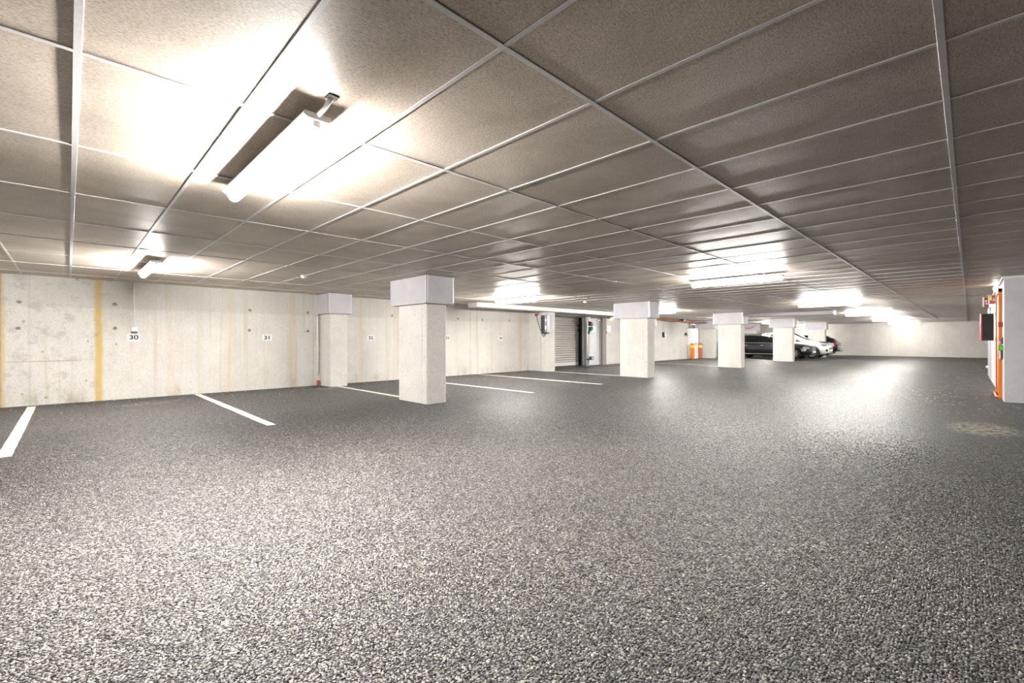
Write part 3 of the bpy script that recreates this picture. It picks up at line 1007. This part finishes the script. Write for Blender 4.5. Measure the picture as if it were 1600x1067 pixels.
# ------------------------------------------------------------------ cars
def catmull(p, s):
    """Interpolate rows p = [(s, ...values)] at s."""
    k = 0
    while k < len(p) - 2 and s > p[k + 1][0]:
        k += 1
    a, b = p[k], p[k + 1]
    t_ = (s - a[0]) / (b[0] - a[0])
    return [a[q] + (b[q] - a[q]) * t_ for q in range(1, len(a))]


def section(st):
    hw, zb, zs, zt, wt = st
    return [(0, zb), (hw * .72, zb), (hw * .95, zb + .07), (hw * 1.0, zb + (zs - zb) * .45), (hw * .985, zb + (zs - zb) * .72), (hw * .965, zs), (wt, zt - .045), (wt * .62, zt - .008), (0, zt)]


def make_car(name, label, paint, L, prof, wheel_r, axles, windows, screen, rear_screen, loc, heading, extras):
    t = thing(name, label, 'car', loc, heading)
    bm = bmesh.new()
    rows = []
    for st in prof:
        s = st[0]
        half = section(st[1:])
        ring = [(-y, z) for y, z in half[::-1]][0:-1] + half   # top -> left side -> bottom -> right side -> top
        ring = [(y, z) for y, z in ring]
        ring = ring[:-1]
        rows.append([bm.verts.new((L / 2 - s, y, z)) for y, z in ring])
    n = len(rows[0])
    for a, b in zip(rows, rows[1:]):
        for k in range(n):
            bm.faces.new((a[k], a[(k + 1) % n], b[(k + 1) % n], b[k]))
    bm.faces.new(rows[0][::-1])
    bm.faces.new(rows[-1])
    bmesh.ops.recalc_face_normals(bm, faces=bm.faces)
    cr = bm.edges.layers.float.new('crease_edge')
    half_n = 8
    for a, b in zip(rows, rows[1:]):
        for k in (3, n - 3):
            e = bm.edges.get((a[k], b[k]))
            if e:
                e[cr] = .55
    body = obj('body', bm, paint, t, True)
    md = body.modifiers.new('smooth', 'SUBSURF')
    md.levels = md.render_levels = 2
    cut = bmesh.new()
    for ax in axles:
        for sy in (-1, 1):
            cyl(cut, (L / 2 - ax, sy * .55, wheel_r + .01), (L / 2 - ax, sy * 1.3, wheel_r + .01), wheel_r + .055, 32)
    co = obj('arch_cutter', cut, None)
    co.parent = t
    bo = body.modifiers.new('arch', 'BOOLEAN')
    bo.object = co
    bo.operation = 'DIFFERENCE'
    bo.solver = 'EXACT'
    dg = bpy.context.evaluated_depsgraph_get()
    dg.update()
    me = bpy.data.meshes.new_from_object(body.evaluated_get(dg))
    body.modifiers.clear()
    body.data = me
    me.materials.clear()
    me.materials.append(M[paint])
    for p_ in me.polygons:
        p_.material_index = 0
    bpy.data.objects.remove(co)

    def side_pt(s, f, sy, off=.012):
        hw, zb, zs, zt, wt = catmull(prof, s)
        y = hw * .965 + (wt - hw * .965) * f
        z = zs + (zt - .045 - zs) * f
        return Vector((L / 2 - s, sy * (y + off), z + off * .4))

    def patch(nm, quad, fn, mat, th=.0):
        bmq = bmesh.new()
        NU, NV = 8, 4
        g = [[bmq.verts.new(fn(u / NU, v / NV)) for v in range(NV + 1)] for u in range(NU + 1)]
        for a in range(NU):
            for b in range(NV):
                bmq.faces.new((g[a][b], g[a + 1][b], g[a + 1][b + 1], g[a][b + 1]))
        o = obj(nm, bmq, mat, t, True)
        return o

    for (bf, tf, tr, br) in windows:
        for sy in (-1, 1):
            def fn(u, v, sy=sy):
                f = .10 + .78 * v
                lo, hi = bf + (tf - bf) * v, br + (tr - br) * v
                return side_pt(lo + (hi - lo) * u, f, sy)
            patch('side_window', None, fn, 'glass')
    for nm, rng in (('windscreen', screen), ('rear_window', rear_screen)):
        if not rng:
            continue
        def fn(u, v, rng=rng):
            s = rng[0] + (rng[1] - rng[0]) * v
            hw, zb, zs, zt, wt = catmull(prof, s)
            y = (u * 2 - 1) * wt * .93
            drop = .045 * abs(u * 2 - 1) ** 3
            return Vector((L / 2 - s, y, zt - drop + .018))
        patch(nm, None, fn, 'glass')
    W2 = max(p[1] for p in prof)
    for ax in axles:
        for sy in (-1, 1):
            wx = L / 2 - ax
            y0, y1 = sy * (W2 - .23), sy * (W2 - .015)
            bw = bmesh.new()
            rr_, seg = wheel_r, 32
            profw = [(rr_ * .66, y1), (rr_ * .93, y1), (rr_, y1 - sy * .03), (rr_, y0 + sy * .03), (rr_ * .9, y0), (rr_ * .6, y0)]
            rings = [[bw.verts.new((wx + r_ * math.cos(2 * math.pi * q / seg), y_, rr_ + r_ * math.sin(2 * math.pi * q / seg))) for q in range(seg)] for r_, y_ in profw]
            for a, b in zip(rings, rings[1:]):
                for q in range(seg):
                    bw.faces.new((a[q], a[(q + 1) % seg], b[(q + 1) % seg], b[q]))
            bmesh.ops.recalc_face_normals(bw, faces=bw.faces)
            wh = obj('wheel', bw, 'rubber', t, True)
            br_ = C((wx, y1 - sy * .10, rr_), (wx, y1 - sy * .115, rr_), rr_ * .66, 32)
            obj('brake_backing', br_, 'dark', wh)
            bs = bmesh.new()
            for q in range(10):
                a = 2 * math.pi * q / 10
                p0 = Vector((wx + .05 * math.cos(a), y1 - sy * .03, rr_ + .05 * math.sin(a)))
                p1 = Vector((wx + rr_ * .64 * math.cos(a), y1 - sy * .012, rr_ + rr_ * .64 * math.sin(a)))
                cyl(bs, p0, p1, .024, 6)
            cyl(bs, (wx, y1 - sy * .05, rr_), (wx, y1 - sy * .015, rr_), .06, 16)
            obj('spokes', bs, 'alloy', wh)
            ringm = bmesh.new()
            pr_ = [(rr_ * .68, y1 - sy * .01), (rr_ * .62, y1 + sy * .002), (rr_ * .60, y1 - sy * .05)]
            rings = [[ringm.verts.new((wx + r_ * math.cos(2 * math.pi * q / seg), y_, rr_ + r_ * math.sin(2 * math.pi * q / seg))) for q in range(seg)] for r_, y_ in pr_]
            for a, b in zip(rings, rings[1:]):
                for q in range(seg):
                    ringm.faces.new((a[q], a[(q + 1) % seg], b[(q + 1) % seg], b[q]))
            obj('rim', ringm, 'alloy', wh, True)
    under = B((-L / 2 + .35, -W2 * .7, .16), (L / 2 - .35, W2 * .7, .42), .03)
    obj('underbody', under, 'dark', t)
    extras(t, L, W2, catmull, prof)
    return t


def surf(L, prof, s, f_side, sy, off=0.0):
    hw, zb, zs, zt, wt = catmull(prof, s)
    return Vector((L / 2 - s, sy * (hw + off), zb + (zs - zb) * f_side))


def common_front(t, L, prof, lamp_s, lamp_z, W2, plate_z=.42, grille=True, lamp_scale=(.24, .11, .085)):
    for sy in (-1, 1):
        hw = catmull(prof, lamp_s)[0]
        o = obj('headlamp', ball((L / 2 - lamp_s, sy * (hw * .86), lamp_z), lamp_scale, 3), 'clear', t, True)
        obj('lamp_bowl', ball((L / 2 - lamp_s + .16, sy * (hw * .84), lamp_z), (.07, .055, .055), 2), 'dark', o, True)
    if grille:
        g = obj('grille', B((L / 2 - .10, -.42, .48), (L / 2 + .0, .42, .68), .03, 2), 'dark', t)
        for q in range(3):
            obj('grille_bar', B((L / 2 - .02, -.42, .51 + q * .06), (L / 2 + .008, .42, .522 + q * .06)), 'chrome', g)
    obj('number_plate', B((L / 2 - .03, -.26, plate_z - .055), (L / 2 + .02, .26, plate_z + .055), .004), 'sign_white', t)
    obj('air_intake', B((L / 2 - .16, -.6, .24), (L / 2 - .015, .6, .34), .02), 'dark', t)


def mirrors(t, L, s, z, W2, paint):
    for sy in (-1, 1):
        o = obj('wing_mirror', ball((L / 2 - s, sy * (W2 + .09), z), (.075, .12, .075), 3), paint, t, True)
        obj('mirror_arm', B((L / 2 - s - .03, min(sy * (W2 - .08), sy * (W2 + .05)), z - .05), (L / 2 - s + .03, max(sy * (W2 - .08), sy * (W2 + .05)), z - .02)), 'dark', o)


def handles(t, L, ss, z, W2, prof, mat='chrome'):
    for s in ss:
        hw = catmull(prof, s)[0]
        for sy in (-1, 1):
            obj('door_handle', B((L / 2 - s - .1, min(sy * (hw * .96), sy * (hw * .96 + .04)), z - .014), (L / 2 - s + .1, max(sy * (hw * .96), sy * (hw * .96 + .04)), z + .014), .006), mat, t)


# --- black estate
PB = [(0, .50, .34, .52, .64, .40), (.06, .70, .25, .60, .74, .56), (.30, .86, .20, .70, .86, .66), (.9, .925, .19, .80, .95, .70), (1.5, .935, .19, .885, 1.02, .70),
      (1.7, .935, .19, .90, 1.12, .67), (2.3, .935, .19, .93, 1.43, .60), (2.8, .935, .19, .94, 1.485, .60), (3.6, .935, .19, .95, 1.485, .59), (4.25, .925, .2, .96, 1.43, .57), (4.6, .89, .24, .965, 1.20, .60),
      (4.82, .82, .3, .92, 1.0, .60), (4.9, .6, .42, .72, .82, .45)]


def ex_black(t, L, W2, cm, prof):
    common_front(t, L, prof, .30, .66, W2)
    mirrors(t, L, 1.72, .985, W2, 'black_paint')
    handles(t, L, (2.55, 3.45), .80, W2, prof)
    for sy in (-1, 1):
        y0, y1 = sy * (W2 - .01), sy * (W2 + .012)
        obj('sill_trim', B((L / 2 - 3.65, min(y0, y1), .27), (L / 2 - 1.25, max(y0, y1), .30)), 'chrome', t)
        bl = bmesh.new()
        for q in range(12):
            s0_, s1_ = 1.7 + q * .2, 1.9 + q * .2
            pa, pb_ = surf(L, prof, s0_, 1, sy), surf(L, prof, s1_, 1, sy)
            cyl(bl, pa + Vector((0, -sy * .025, .022)), pb_ + Vector((0, -sy * .025, .022)), .011, 6)
        obj('belt_trim', bl, 'chrome', t)
        obj('roof_rail', tube([(L / 2 - 2.4, sy * .56, 1.46), (L / 2 - 2.6, sy * .575, 1.515), (L / 2 - 3.9, sy * .565, 1.515), (L / 2 - 4.15, sy * .55, 1.46)], .016), 'chrome', t, True)
        obj('tail_lamp', ball((L / 2 - 4.72, sy * .78, .82), (.12, .09, .09), 2), 'tail_red', t, True)
        obj('door_crease', B((L / 2 - 3.9, min(sy * (W2 - .012), sy * (W2 + .004)), .60), (L / 2 - 1.2, max(sy * (W2 - .012), sy * (W2 + .004)), .615)), 'black_paint', t)


XB = 30.45
make_car('estate_car', 'black estate car parked behind the two middle columns, nose to the aisle', 'black_paint', 4.9, PB, .335, (.86, 3.80),
         [(1.80, 2.32, 2.72, 2.72), (2.79, 2.79, 3.58, 3.66), (3.73, 3.66, 4.18, 4.42)], (1.74, 2.24), (4.3, 4.58),
         (XB + .935, 6.42 + 2.45, -.01), -math.pi / 2, ex_black)

# --- white crossover
PW = [(0, .55, .36, .62, .76, .48), (.06, .74, .28, .70, .86, .62), (.28, .87, .22, .82, .98, .70), (.75, .91, .21, .93, 1.08, .74), (1.05, .92, .21, .96, 1.13, .74),
      (1.3, .92, .21, .98, 1.24, .70), (2.0, .92, .21, 1.0, 1.60, .60), (2.5, .92, .21, 1.01, 1.66, .60), (3.4, .92, .22, 1.03, 1.64, .59), (3.95, .90, .25, 1.04, 1.52, .57), (4.2, .86, .3, 1.0, 1.2, .6), (4.3, .7, .42, .8, .95, .5)]


def ex_white(t, L, W2, cm, prof):
    common_front(t, L, prof, .26, .86, W2, .50, True, (.26, .11, .10))
    mirrors(t, L, 1.35, 1.14, W2, 'white_paint')
    handles(t, L, (2.3, 3.1), .90, W2, prof)
    for sy in (-1, 1):
        fl_ = obj('fog_lamp', C((L / 2 - .19, sy * .70, .50), (L / 2 - .04, sy * .70, .50), .075, 18), 'dark', t)
        obj('fog_lamp_lens', C((L / 2 - .05, sy * .70, .50), (L / 2 - .03, sy * .70, .50), .045, 16), 'clear', fl_)
        obj('tail_lamp', ball((L / 2 - 4.15, sy * .76, .95), (.1, .08, .12), 2), 'tail_red', t, True)
    obj('bonnet_vent', B((L / 2 - .60, -.52, 1.03), (L / 2 - .16, .52, 1.06), .02), 'dark', t).rotation_euler = (0, .02, 0)


XWH = 32.75
make_car('crossover_car', 'white crossover car, its bonnet showing beyond the black estate car', 'white_paint', 4.3, PW, .35, (.82, 3.42),
         [(1.36, 1.98, 2.35, 2.35), (2.42, 2.42, 3.2, 3.25), (3.3, 3.25, 3.75, 3.9)], (1.12, 1.96), (3.98, 4.18),
         (XWH + .92, 6.0 + 2.15, -.02), -math.pi / 2, ex_white)

# --- charcoal hatchback, tail to the aisle
PD = [(0, .50, .34, .52, .64, .40), (.06, .70, .25, .60, .74, .56), (.30, .86, .20, .70, .86, .66), (.9, .90, .19, .82, .98, .70), (1.2, .905, .19, .89, 1.03, .70),
      (1.45, .905, .19, .90, 1.15, .67), (2.1, .905, .19, .93, 1.46, .60), (2.6, .905, .19, .94, 1.52, .60), (3.3, .905, .2, .97, 1.50, .58), (3.65, .90, .22, .98, 1.42, .57), (4.0, .88, .26, .98, 1.20, .60),
      (4.25, .84, .3, .93, 1.0, .64), (4.36, .74, .36, .82, .90, .6), (4.4, .6, .42, .72, .80, .5)]


def ex_dark(t, L, W2, cm, prof):
    common_front(t, L, prof, .30, .66, W2)
    mirrors(t, L, 1.5, 1.0, W2, 'dark_paint')
    handles(t, L, (2.4, 3.2), .82, W2, prof, 'dark_paint')
    for sy in (-1, 1):
        o = obj('tail_lamp', ball((L / 2 - 4.16, sy * .76, .86), (.17, .11, .095), 3), 'tail_red', t, True)
        obj('reversing_lamp', ball((L / 2 - 4.3, sy * .66, .84), (.05, .05, .04), 2), 'clear', o, True)
        obj('reflector', ball((L / 2 - 4.28, sy * .68, .52), (.06, .05, .03), 2), 'chrome', t, True)
    obj('spoiler', B((L / 2 - 3.98, -.52, 1.36), (L / 2 - 3.6, .52, 1.40), .012), 'dark_paint', t).rotation_euler = (0, -.10, 0)
    obj('number_plate', B((L / 2 - 4.41, -.26, .60), (L / 2 - 4.38, .26, .71), .004), 'sign_white', t)
    obj('tow_hook', tube([(L / 2 - 4.3, 0, .34), (L / 2 - 4.48, 0, .34), (L / 2 - 4.55, 0, .40), (L / 2 - 4.55, 0, .46)], .022), 'chrome', t, True)
    obj('rear_wiper', B((L / 2 - 4.17, -.02, 1.06), (L / 2 - 4.13, .4, 1.09)), 'dark', t)


XD = 37.1
make_car('hatchback_car', 'charcoal hatchback with red tail lamp at the end of the bays', 'dark_paint', 4.4, PD, .32, (.86, 3.48),
         [(1.55, 2.12, 2.5, 2.5), (2.57, 2.57, 3.35, 3.42), (3.48, 3.42, 3.7, 3.95)], (1.26, 2.06), (3.7, 4.2),
         (XD + .905, 6.27 + 2.2, .0), math.pi / 2, ex_dark)

t = thing('red_hose', 'dark red hose under the ceiling above the black estate car', 'hose', (36.125, 11.2, 1.98))
obj('hose', tube([(-.03, .55, .02), (-.03, .3, .0), (-.03, .1, .05), (-.03, -.05, .14)], .03), 'red', t, True)
obj('nozzle', C((-.03, -.05, .14), (-.03, -.16, .19), .035, 10), 'chrome', t, True)

# ------------------------------------------------------------------ aggregate of the asphalt
def stone_mat():
    k = NT('asphalt_stone')
    rnd = k.n('ShaderNodeObjectInfo').outputs['Random']
    col = k.ramp(rnd, [(0.0, (0.05, 0.048, 0.049)), (0.45, (0.15, 0.142, 0.139)), (0.8, (0.28, 0.265, 0.253)), (0.965, (0.33, 0.31, 0.285)), (1.0, (0.58, 0.53, 0.44))])
    big = k.noise(k.coord(), 0.55, 3, 0.6)
    col = k.mix(1.0, col, k.ramp(big, [(0.3, (0.82, 0.82, 0.84)), (0.7, (1.1, 1.08, 1.05))]), 'MULTIPLY')
    return k.out(col, k.ramp(rnd, [(0.0, 0.55), (1.0, 0.36)]), 0, 0.6)


def build_aggregate():
    rs = random.Random(5)
    stone_m = stone_mat()
    src = bpy.data.collections.new('asphalt_stone_shapes')
    for q in range(6):
        bms = bmesh.new()
        bmesh.ops.create_icosphere(bms, subdivisions=1, radius=1)
        for v in bms.verts:
            kx = rs.uniform(.78, 1.12)
            v.co = Vector((v.co.x * kx * 1.1, v.co.y * kx * .92, max(-.4, min(.62, v.co.z * kx * .8))))
        me = bpy.data.meshes.new('asphalt_stone_shape')
        bms.to_mesh(me)
        bms.free()
        me.materials.append(stone_m)
        src.objects.link(bpy.data.objects.new('asphalt_stone_shape', me))
    # scattered stones: dense near by, thinning out where the shader takes over
    R0, R1, step = 3.6, 7.6, .0122
    pts, scl, rot = [], [], []
    y = -1.2
    row = 0
    while y < R1:
        x = -1.4 + (row % 2) * step / 2
        while x < R1:
            r = math.hypot(x, y)
            if r < R1 and r > .7 and visible(x, y, .5):
                keep = 1 - sstep(R0, R1, r)
                if rs.random() < keep * .985:
                    pts.append((x + rs.uniform(-.0036, .0036), y + rs.uniform(-.0036, .0036), -.0012 + rs.uniform(-.0016, .0012)))
                    scl.append(rs.uniform(.0052, .0083))
                    rot.append((rs.uniform(-.35, .35), rs.uniform(-.35, .35), rs.uniform(0, 6.28)))
            x += step
        y += step * .866
        row += 1
    me = bpy.data.meshes.new('asphalt_aggregate')
    me.from_pydata(pts, [], [])
    a_ = me.attributes.new('stone_scale', 'FLOAT', 'POINT')
    a_.data.foreach_set('value', scl)
    b_ = me.attributes.new('stone_rotation', 'FLOAT_VECTOR', 'POINT')
    b_.data.foreach_set('vector', [c for r in rot for c in r])
    o = bpy.data.objects.new('asphalt_aggregate', me)
    COL.objects.link(o)
    me.materials.append(stone_m)
    ng = bpy.data.node_groups.new('scatter_stones', 'GeometryNodeTree')
    ng.interface.new_socket('Geometry', in_out='INPUT', socket_type='NodeSocketGeometry')
    ng.interface.new_socket('Geometry', in_out='OUTPUT', socket_type='NodeSocketGeometry')
    N, L = ng.nodes, ng.links
    gi, go = N.new('NodeGroupInput'), N.new('NodeGroupOutput')
    ci = N.new('GeometryNodeCollectionInfo')
    ci.inputs['Collection'].default_value = src
    ci.inputs['Separate Children'].default_value = True
    ci.inputs['Reset Children'].default_value = True
    ip = N.new('GeometryNodeInstanceOnPoints')
    ip.inputs['Pick Instance'].default_value = True
    na = N.new('GeometryNodeInputNamedAttribute')
    na.data_type = 'FLOAT'
    na.inputs['Name'].default_value = 'stone_scale'
    nb = N.new('GeometryNodeInputNamedAttribute')
    nb.data_type = 'FLOAT_VECTOR'
    nb.inputs['Name'].default_value = 'stone_rotation'
    rv = N.new('FunctionNodeRandomValue')
    rv.data_type = 'INT'
    for sk in rv.inputs:
        if sk.enabled and sk.name == 'Min':
            sk.default_value = 0
        if sk.enabled and sk.name == 'Max':
            sk.default_value = 5
    L.new(gi.outputs[0], ip.inputs['Points'])
    L.new(ci.outputs[0], ip.inputs['Instance'])
    L.new([k_ for k_ in rv.outputs if k_.enabled][0], ip.inputs['Instance Index'])
    L.new([k_ for k_ in na.outputs if k_.enabled][0], ip.inputs['Scale'])
    e2r = N.new('FunctionNodeEulerToRotation')
    L.new([k_ for k_ in nb.outputs if k_.enabled][0], e2r.inputs[0])
    L.new(e2r.outputs[0], ip.inputs['Rotation'])
    L.new(ip.outputs[0], go.inputs[0])
    md = o.modifiers.new('scatter_stones', 'NODES')
    md.node_group = ng
    tag(o, 'grey stone aggregate standing proud of the asphalt in the foreground', 'aggregate', kind='stuff')
    print('stones', len(pts))


build_aggregate()

# ------------------------------------------------------------------ loose grit on the asphalt
gr = bmesh.new()
rg = random.Random(11)
def chip(x, y, s):
    z = floor_z(x, y)
    a = rg.uniform(0, 3)
    c_ = bmesh.ops.create_icosphere(gr, subdivisions=1, radius=s)
    for v in c_['verts']:
        v.co = Vector((x + v.co.x * rg.uniform(.8, 1.7), y + v.co.y * rg.uniform(.8, 1.5), z + .002 + v.co.z * .5))
for _ in range(150):
    chip(rg.uniform(-.7, 12), YW - abs(rg.gauss(0, .55)) - .03, rg.uniform(.006, .016))
for _ in range(45):
    chip(rg.uniform(9.5, 14), rg.uniform(-.35, .9), rg.uniform(.008, .02))
for _ in range(40):
    chip(rg.uniform(.5, 9), rg.uniform(.3, 6), rg.uniform(.004, .007))
tag(obj('grit', gr, 'grit'), 'pale loose grit scattered along the walls on the asphalt', 'grit', kind='stuff')
